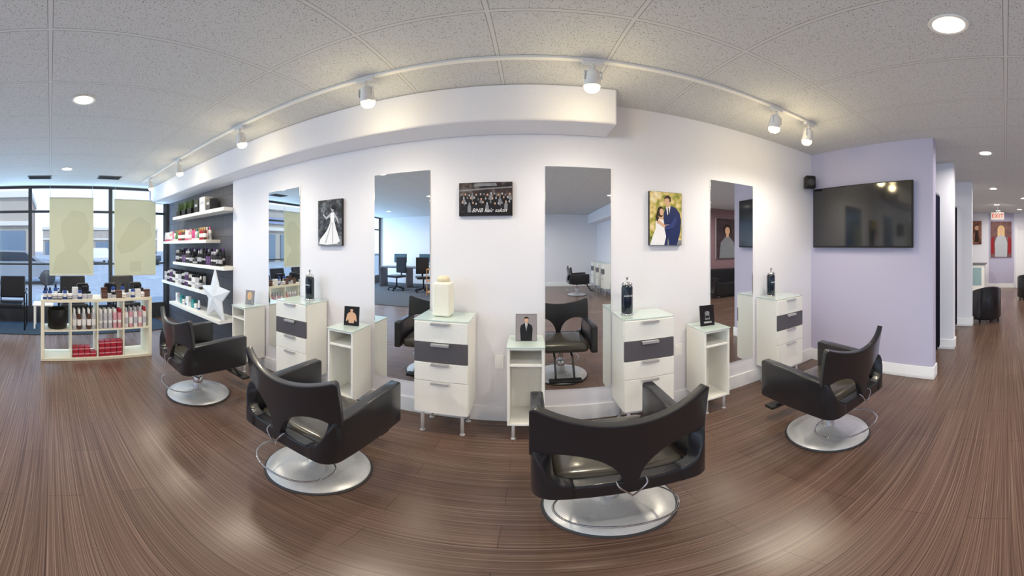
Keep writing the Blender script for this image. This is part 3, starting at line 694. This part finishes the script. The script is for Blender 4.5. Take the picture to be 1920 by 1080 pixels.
# ------------------------------------------------------------------ waiting chairs and side table
def waiting_chair(loc, rz):
    R = thing('waiting_chair', 'black padded waiting-room armchair with black metal frame', 'chair', loc, rz, 'black waiting chairs')
    mb = MB()
    for s in (-1, 1):
        mb.tube(smooth_path([(s*.27, -.22, .70), (s*.27, -.20, .66), (s*.27, .2, .66), (s*.27, .25, .62), (s*.27, .25, .06), (s*.27, .22, .02), (s*.27, -.22, .02), (s*.27, -.25, .06), (s*.27, -.25, .60)]), .013)
        mb.tube([(s*.22, -.2, .42), (s*.22, -.27, .60), (s*.22, -.30, .85)], .012)
    mb.tube([(-.27, -.2, .4), (.27, -.2, .4)], .012).tube([(-.27, .2, .4), (.27, .2, .4)], .012)
    mb.obj('frame', BLKP, R)
    MB().box((0, .02, .44), (.48, .46, .08), .03, seg=4).obj('seat', BLACK, R)
    MB().box((0, 0, 0), (.48, .06, .42), .028, seg=4, rot=Matrix.Rotation(math.radians(10), 3, 'X')).obj('backrest', BLACK, R).location = (0, -.27, .72)
    for s in (-1, 1): MB().box((s*.27, 0, .678), (.05, .34, .03), .012, seg=3).obj('armrest', BLACK, R)
    return R
w = waiting_chair((-5.5, -.72, .006), -math.pi/2)
dup(w, (-5.5, .42, .006), -math.pi/2); dup(w, (-5.45, 1.36, .006), -math.pi/2); dup(w, (-5.5, -1.5, .006), -math.pi/2)
R = thing('side_table', 'small white square side table between waiting chairs', 'table', (-5.5, -.13, .013))
MB().box((0, 0, .44), (.36, .36, .03), .005).obj('tabletop', WHITE, R)
for sx in (-1, 1):
    for sy in (-1, 1): MB().box((sx*.15, sy*.15, .213), (.03, .03, .425), .003).obj('leg', WHITE, R)
BL = shade_mat('beige_sheer_shade', (200, 186, 156), .10); BL2 = shade_mat('beige_printed_shade', (176, 160, 128), .88); HEM = M('shade_hem_bar', (220, 214, 200), .5)
fn = lambda a, b, d: (d, a, b)
def blind(y0, y1, z0, z1, who):
    R = thing('roller_blind', 'beige translucent roller blind with faint printed portrait at window', 'blind', (-5.82, (y0+y1)/2, 0), 0, 'beige window blinds'); w = y1-y0
    mb = MB(); mb.prism([(-w/2, z0), (w/2, z0), (w/2, z1), (-w/2, z1)], 0, 0.0004, 0, fn)
    if who == 0: shp = [([(-.2, 1.95), (.02, 2.2), (.25, 2.15), (.35, 1.9), (.3, 1.6), (.12, 1.4), (.3, 1.2), (.38, .98), (-.38, .98), (-.3, 1.3), (-.12, 1.45), (-.18, 1.7)])]
    else: shp = [([(-.38, 1.5), (-.25, 1.75), (-.1, 2.0), (.1, 2.1), (.32, 1.95), (.34, 1.7), (.15, 1.55), (-.05, 1.4), (-.3, 1.35)]), ([(-.12, 1.0), (.12, 1.0), (.12, 1.2), (-.12, 1.2)])]
    for s in shp:
        V = [mb.bm.verts.new((.0012, a, b)) for a, b in s]; f = mb.bm.faces.new(V); f.material_index = 1
    mb.obj('shade_cloth', [BL, BL2], R)
    MB().cyl(.012, -w/2, w/2, (0, 0, z1), rot=Matrix.Rotation(math.pi/2, 3, 'X')).obj('roller_tube', HEM, R)
    MB().box((0, 0, z0), (.012, w, .02), .004).obj('hem_bar', HEM, R)
    for s in (-1, 1): MB().tube([(0, s*(w/2-.02), z1), (0, s*(w/2-.02), ZC)], .003).obj('hanging_wire', CHR, R)
blind(-.02, .83, .95, 2.44, 0); blind(1.24, 2.10, .93, 2.43, 1); blind(-1.83, -1.0, .95, 2.44, 0)

# ------------------------------------------------------------------ corridor
def curtain(x0, x1, y, z0, z1, nm):
    n = 40; bm = bmesh.new(); P = []
    for i in range(n+1):
        x = x0+(x1-x0)*i/n; yy = .028*math.sin(i*1.35)
        P.append((x, y+yy))
    T = [(bm.verts.new((a, b, z0)), bm.verts.new((a, b, z1))) for a, b in P]
    for (a, b), (c, d) in zip(T, T[1:]): bm.faces.new((a, c, d, b)).smooth = True
    me = bpy.data.meshes.new('curtain'); bm.to_mesh(me); bm.free(); me.materials.append(NAVY)
    o = place(me, 'curtain_cloth', nm)
    s = o.modifiers.new('s', 'SOLIDIFY'); s.thickness = .006
R = thing('booth_curtain', 'dark navy curtain hanging across booth opening', 'curtain', (0, 0, 0), 0, 'booth curtains'); curtain(3.30, 4.17, .93, .06, 2.2, R)
MB().tube([(3.25, .93, 2.23), (4.2, .93, 2.23)], .012).obj('curtain_rod', CHR, R)
R = thing('booth_curtain', 'dark navy curtain hanging across booth opening', 'curtain', (0, 0, 0), 0, 'booth curtains'); curtain(4.42, 5.5, .90, .06, 2.2, R)
MB().tube([(4.36, .90, 2.23), (5.55, .90, 2.23)], .012).obj('curtain_rod', CHR, R)
def tub_chair(loc, rz, lab):
    R = thing('tub_chair', lab, 'chair', loc, rz, 'black tub chairs')
    rings = []; n = 25
    bm = MB()
    for i in range(n):
        a = math.radians(-40+260*i/(n-1)); ca, sa = math.cos(a), math.sin(a)
        zt = .60+.12*max(0, math.sin(a)) ; ro, ri = .33, .25
        c = []
        for (r, z) in ((ro-.02, .06), (ro, .1), (ro, zt-.03), (ro-.025, zt), (ri+.02, zt), (ri, zt-.03), (ri, .1), (ri+.02, .06)): c.append((r*ca, r*sa, z))
        rings.append(c)
    bm.loft(rings).obj('shell', BLACK, R)
    MB().lathe([(0, .1), (.24, .1), (.25, .13), (.25, .38), (.23, .42), (0, .43)], seg=28).obj('seat', BLACK, R)
    for x, y in ((.2, .2), (-.2, .2), (.2, -.15), (-.2, -.15)): MB().cyl(.018, 0, .1, (x, y, 0)).obj('leg', BLKP, R)
    return R
tc = tub_chair((6.1, .42, 0), math.radians(120), 'black leather tub chair beside white divider wall')
dup(tc, (8.6, -.66, 0), 1.2, 'black leather tub chair at the far end of salon')
dup(tc, (9.3, 1.4, 0), .6, 'black leather tub chair beside the desk')
R = thing('exit_sign', 'white hanging sign with red EXIT lettering', 'sign', (8.5, .222, 2.35))
MB().box((0, 0, 0), (.03, .36, .2), .005).obj('panel', M('sign_white', (250, 236, 226), .5, emit=(255, 232, 200), estr=.3), R)
MB().box((0, 0, .225), (.02, .02, .25), .002).obj('mount', LAMPW, R)
text_part('EXIT', .16, M('sign_red', (210, 30, 24), .5, emit=(230, 40, 26), estr=.4), R, (-.018, 0, 0), (math.pi/2, 0, -math.pi/2), ext=.001)
picture('wall_poster', 'framed poster of blonde woman in grey top', 'poster', .76, 1.3, .03, M('poster_brown', (120, 88, 86), .5, var=.3, bscale=6), [
    (ell(.5, .76, .17, .13), BLOND), ([(.33, .55), (.67, .55), (.66, .8), (.34, .8)], BLOND), (ell(.5, .76, .1, .085), SKIN), ([(.45, .6), (.55, .6), (.55, .7), (.45, .7)], SKIN),
    ([(.22, .02), (.78, .02), (.8, .4), (.72, .56), (.56, .62), (.44, .62), (.28, .56), (.2, .4)], PLG), ([(.02, .1), (.18, .1), (.16, .6), (.02, .5)], PRED), ([(.98, .1), (.82, .1), (.84, .6), (.98, .5)], PRED)], (XR-.03, .16, 1.75), -math.pi/2, edge=PW)
picture('wall_poster', 'brown toned framed artwork on white wall', 'picture', .34, .85, .03, foliage_mat('art_brown', [(70, 44, 36), (130, 84, 66), (160, 120, 96)], 5), [(ell(.5, .7, .2, .1), SKIN), ([(.25, .1), (.75, .1), (.65, .6), (.35, .6)], HAIR)], (XR, 1.04, 2.0), -math.pi/2, edge=BLKP)
R = thing('reception_desk', 'white desk with dark top near far wall', 'desk', (10.3, 1.3, 0))
MB().box((0, 0, .45), (.5, 1.2, .9), .01).obj('body', WHITE, R); MB().box((0, 0, .915), (.6, 1.3, .03), .005).obj('top', DGREY, R)
MB().box((-.255, 0, .5), (.012, 1.0, .6), .003).obj('front_panel', M('teal_panel', (150, 178, 182), .3), R)
slab('door_1', XR-.04, XR, -1.35, -.45, 0, 2.1, TRIM, .003)
slab('trim_door_left', XR-.05, XR, -.45, -.37, 0, 2.18, TRIM, .003)

# ------------------------------------------------------------------ rear of room (seen in the mirrors)
R = thing('office_desk', 'long dark office desk against rear wall', 'desk', (-4.2, -5.6, .013))
MB().box((0, 0, .73), (2.2, .7, .04), .005).obj('top', DGREY, R)
for x in (-1.05, 0, 1.05): MB().box((x, 0, .355), (.04, .6, .71), .004).obj('leg', DGREY, R)
for x in (-4.6, -3.6):
    R = thing('computer_monitor', 'black flat computer monitor on desk', 'monitor', (x, -5.7, .763), 0, 'desk monitors')
    MB().box((0, 0, .3), (.5, .03, .32), .006).obj('case', BLKP, R); MB().box((0, .017, .3), (.47, .004, .29), .001).obj('screen', M('lit_screen', (60, 84, 100), .3, emit=(70, 110, 130), estr=.2), R)
    MB().cyl(.02, 0, .16).cyl(.1, 0, .012).obj('stand', BLKP, R)
def office_chair(loc, rz):
    R = thing('office_chair', 'black swivel office chair with five-star base', 'chair', loc, rz, 'office chairs')
    mb = MB()
    for i in range(5):
        a = 2*math.pi*i/5; mb.tube([(0, 0, .12), (.28*math.cos(a), .28*math.sin(a), .08)], .018); mb.cyl(.028, 0, .06, (.28*math.cos(a), .28*math.sin(a), 0), 12)
    mb.cyl(.025, .1, .45).obj('base', BLKP, R)
    MB().box((0, 0, .48), (.48, .46, .08), .03, seg=3).obj('seat', BLACK, R)
    MB().box((0, -.24, .85), (.44, .06, .55), .028, seg=3).box((0, -.25, .52), (.06, .03, .2), .01).obj('backrest', BLACK, R)
    return R
oc = office_chair((-4.3, -4.7, .013), .3); dup(oc, (-3.3, -4.6, .013), -.5)
R = thing('storage_cart', 'small orange and white storage cart with products', 'cart', (-2.75, -4.1, .013))
mb = MB()
for z in (.1, .45, .8): mb.box((0, 0, z), (.45, .35, .03), .004)
for sx in (-1, 1):
    for sy in (-1, 1): mb.box((sx*.21, sy*.16, .41), (.02, .02, .82), .002)
mb.obj('shelf_frame', M('cart_orange', (214, 150, 90), .5), R)
for k in range(6): put('bottle', ['teal', 'red', 'grn', 'gold', 'blk', 'pnk'][k], 'wht', .2, (-2.9+.06*k, -4.05, .828), 0, 'on storage cart', 'bottles on storage cart')
picture('wall_canvas', 'framed certificate on rear wall', 'picture', .4, .3, .02, PW, [([(.1, .1), (.9, .1), (.9, .9), (.1, .9)], LIG)], (-3.6, YB, 1.6), math.pi, edge=BLKP)
R = thing('waiting_sofa', 'black leather bench sofa against mauve wall', 'sofa', (5.9, -2.75, 0), 0)
MB().box((0, 0, .25), (1.7, .7, .38), .04, seg=3).obj('seat', BLACK, R); MB().box((0, -.32, .5), (1.7, .18, .6), .05, seg=3).obj('backrest', BLACK, R)
for s in (-1, 1): MB().box((s*.87, 0, .34), (.16, .74, .5), .05, seg=3).obj('armrest', BLACK, R)
for sx in (-1, 1):
    for sy in (-1, 1): MB().cyl(.02, 0, .08, (sx*.75, sy*.27, 0)).obj('leg', CHR, R)
picture('wall_poster', 'tall framed hair fashion poster on mauve wall', 'poster', .9, 1.3, .03, M('poster_dark', (70, 56, 60), .5, var=.3, bscale=5), [(ell(.5, .72, .2, .15), HAIR), (ell(.5, .69, .11, .1), SKIN), ([(.44, .52), (.56, .52), (.56, .62), (.44, .62)], SKIN), ([(.14, .02), (.86, .02), (.8, .4), (.6, .54), (.4, .54), (.2, .4)], PG)], (6.0, -3.2, 1.75), math.pi, edge=PW)
R = thing('wall_planter', 'small green trailing plant hung on white wall', 'plant', (2.5, -3.9, 1.75))
MB().lathe([(0, 0), (.05, 0), (.07, .12), (.06, .12), (0, .1)], seg=16).obj('pot', WHITE, R)
MB().tube([(0, 0, .06), (.1, 0, .06)], .008).obj('bracket', CHR, R)
bm = bmesh.new(); rg = random.Random(5)
for i in range(160):
    a = rg.uniform(0, 6.28); l = rg.uniform(.03, .15); z = .12+rg.uniform(-.25, .22)*l/.15+.02; c = Vector((l*math.cos(a)*.5, l*math.sin(a), z)); u = Vector((rg.uniform(-1, 1), rg.uniform(-1, 1), rg.uniform(-1, 1))).normalized()*.02; v2 = u.cross(Vector((0, 0, 1))).normalized()*.014
    bm.faces.new([bm.verts.new(c-u), bm.verts.new(c+v2), bm.verts.new(c+u), bm.verts.new(c-v2)])
me = bpy.data.meshes.new('leaves'); bm.to_mesh(me); bm.free(); me.materials.append(GR); g = place(me, 'leaves', R); g['kind'] = 'stuff'

# ------------------------------------------------------------------ outdoors
MB().box((0, 0, 0), (90, 120, .1)).obj('ground_outside', M('asphalt', (168, 172, 178), .9, var=.1, bscale=3), loc=(-51.2, 0, -.2), kind='structure')
BRK = brick_mat('sand_brick_hazed', (196, 164, 142), (182, 148, 126), (176, 166, 156), .5, .16, .02, .8, swap=(math.pi/2, 0, math.pi/2))  # brick, roof and glass colours paled to paint in haze
ROOF = M('roof_band', (216, 210, 200), .7); DWIN = M('shop_glass_hazed', (110, 128, 146), .15)
def building(x, y0, y1, h, nm):
    R = thing('shop_building', nm, 'building', (x, (y0+y1)/2, -.15)); w = y1-y0
    MB().box((-4, 0, h/2), (8, w, h)).obj('facade', BRK, R)
    MB().box((-3.9, 0, h+.2), (8.4, w+.3, .5)).box((.1, 0, h*.62), (.4, w, .35)).obj('cornice', ROOF, R)
    n = int(w/3)
    for i in range(n): MB().box((.05, -w/2+w*(i+.5)/n, h*.27), (.12, w/n*.75, h*.5)).obj('shop_window', DWIN, R)
    MB().box((.12, -w/4, h*.78), (.15, w*.25, h*.12)).obj('sign_band', M('sign_panel', (140, 150, 180), .5), R)
building(-24, -24, -1.6, 5.6, 'sand brick strip-mall shop with cornice'); building(-60, -1.5, 22, 5, 'distant low brick shop building')
def car(loc, rz, col, lab):
    R = thing('parked_car', lab, 'car', loc, rz, 'parked cars')
    CM = M('car_'+col, dict(silver=(150, 156, 164), dark=(60, 66, 76), white=(230, 230, 232))[col], .25, coat=.8)
    body = [(-2.2, .35), (2.15, .35), (2.25, .6), (2.15, .85), (1.2, 1.0), (.5, 1.45), (-1.1, 1.5), (-1.9, 1.02), (-2.25, .95)]
    MB().prism(body, -.85, .85).obj('body', CM, R)
    MB().prism([(.95, 1.03), (.45, 1.4), (-1.05, 1.44), (-1.65, 1.04)], -.86, .86).obj('side_window', M('car_glass', (50, 60, 72), .1), R)
    for x in (-1.4, 1.4):
        for y in (-.8, .8): MB().lathe([(0, -.1), (.3, -.1), (.33, -.07), (.33, .07), (.3, .1), (0, .1)], (x, y, .33), rot=Matrix.Rotation(math.pi/2, 3, 'X')).obj('wheel', RUB, R)
car((-13.5, -1.6, -.15), math.pi/2+.1, 'silver', 'silver parked sedan outside the window'); car((-30, 4.8, -.15), 0, 'white', 'white parked sedan across the lot'); car((-27, 8.6, -.15), 0, 'dark', 'dark parked sedan across the lot')
R = thing('street_lamp', 'tall grey parking lot lamp post', 'street lamp', (-24, 5.0, -.15))
MB().cyl(.09, 0, 7).obj('pole', ROOF, R); MB().box((0, .5, 7), (.3, 1.2, .12), .03).obj('lamp_head', ROOF, R)

# ------------------------------------------------------------------ world, sun
w = bpy.data.worlds.new('World'); S.world = w; w.use_nodes = True
nt = w.node_tree; N = nt.nodes; bg = N['Background']
tcw = N.new('ShaderNodeTexCoord'); sep = N.new('ShaderNodeSeparateXYZ'); rmp = N.new('ShaderNodeValToRGB')
nt.links.new(tcw.outputs['Generated'], sep.inputs[0]); nt.links.new(sep.outputs['Z'], rmp.inputs[0])
rmp.color_ramp.elements[0].position = 0; rmp.color_ramp.elements[0].color = (.80, .90, 1, 1); rmp.color_ramp.elements[1].position = .6; rmp.color_ramp.elements[1].color = (.40, .60, .95, 1)
nt.links.new(rmp.outputs[0], bg.inputs[0]); bg.inputs[1].default_value = 1.8
sl = bpy.data.lights.new('sun', 'SUN'); sl.energy = 2.0; sl.angle = .03; sl.color = (1, .95, .88)
so = bpy.data.objects.new('sun', sl); COL.objects.link(so); so.rotation_euler = Vector((-.8, .25, -.75)).to_track_quat('-Z', 'Y').to_euler()
al = bpy.data.lights.new('window_daylight', 'AREA'); al.shape = 'RECTANGLE'; al.size = 9.0; al.size_y = 2.4; al.energy = 290; al.color = (.46, .72, 1)
ao = bpy.data.objects.new('window_daylight', al); COL.objects.link(ao); ao.location = (XWIN+.12, -2.15, 1.5); ao.rotation_euler = (math.pi/2, 0, -math.pi/2); ao.visible_camera = False; ao.visible_glossy = False
# added unseen area lamp near the floor, fills ceiling and walls from below
bl = bpy.data.lights.new('added_up_fill', 'AREA'); bl.shape = 'RECTANGLE'; bl.size = 16; bl.size_y = 5.2; bl.energy = 88; bl.color = (.97, .97, 1)
bo = bpy.data.objects.new('added_up_fill', bl); COL.objects.link(bo); bo.location = (2.2, -.6, .03); bo.rotation_euler = (math.pi, 0, 0); bo.visible_camera = False; bo.visible_glossy = False

# ------------------------------------------------------------------ camera (180+ degree panorama as in the photograph)
cam = bpy.data.cameras.new('Camera'); co = bpy.data.objects.new('Camera', cam); COL.objects.link(co)
co.location = (0, 0, H); co.rotation_euler = (math.pi/2, 0, 0)
cam.type = 'PANO'; K = 570.0
try: tgt = cam.cycles; tgt.panorama_type = 'EQUIRECTANGULAR'
except Exception: tgt = cam; tgt.panorama_type = 'EQUIRECTANGULAR'
tgt.longitude_min = -990/K; tgt.longitude_max = 930/K
tgt.latitude_max = 462/K; tgt.latitude_min = -618/K
cam.clip_start = .02; cam.clip_end = 300
S.camera = co
S.view_settings.view_transform = 'Standard'
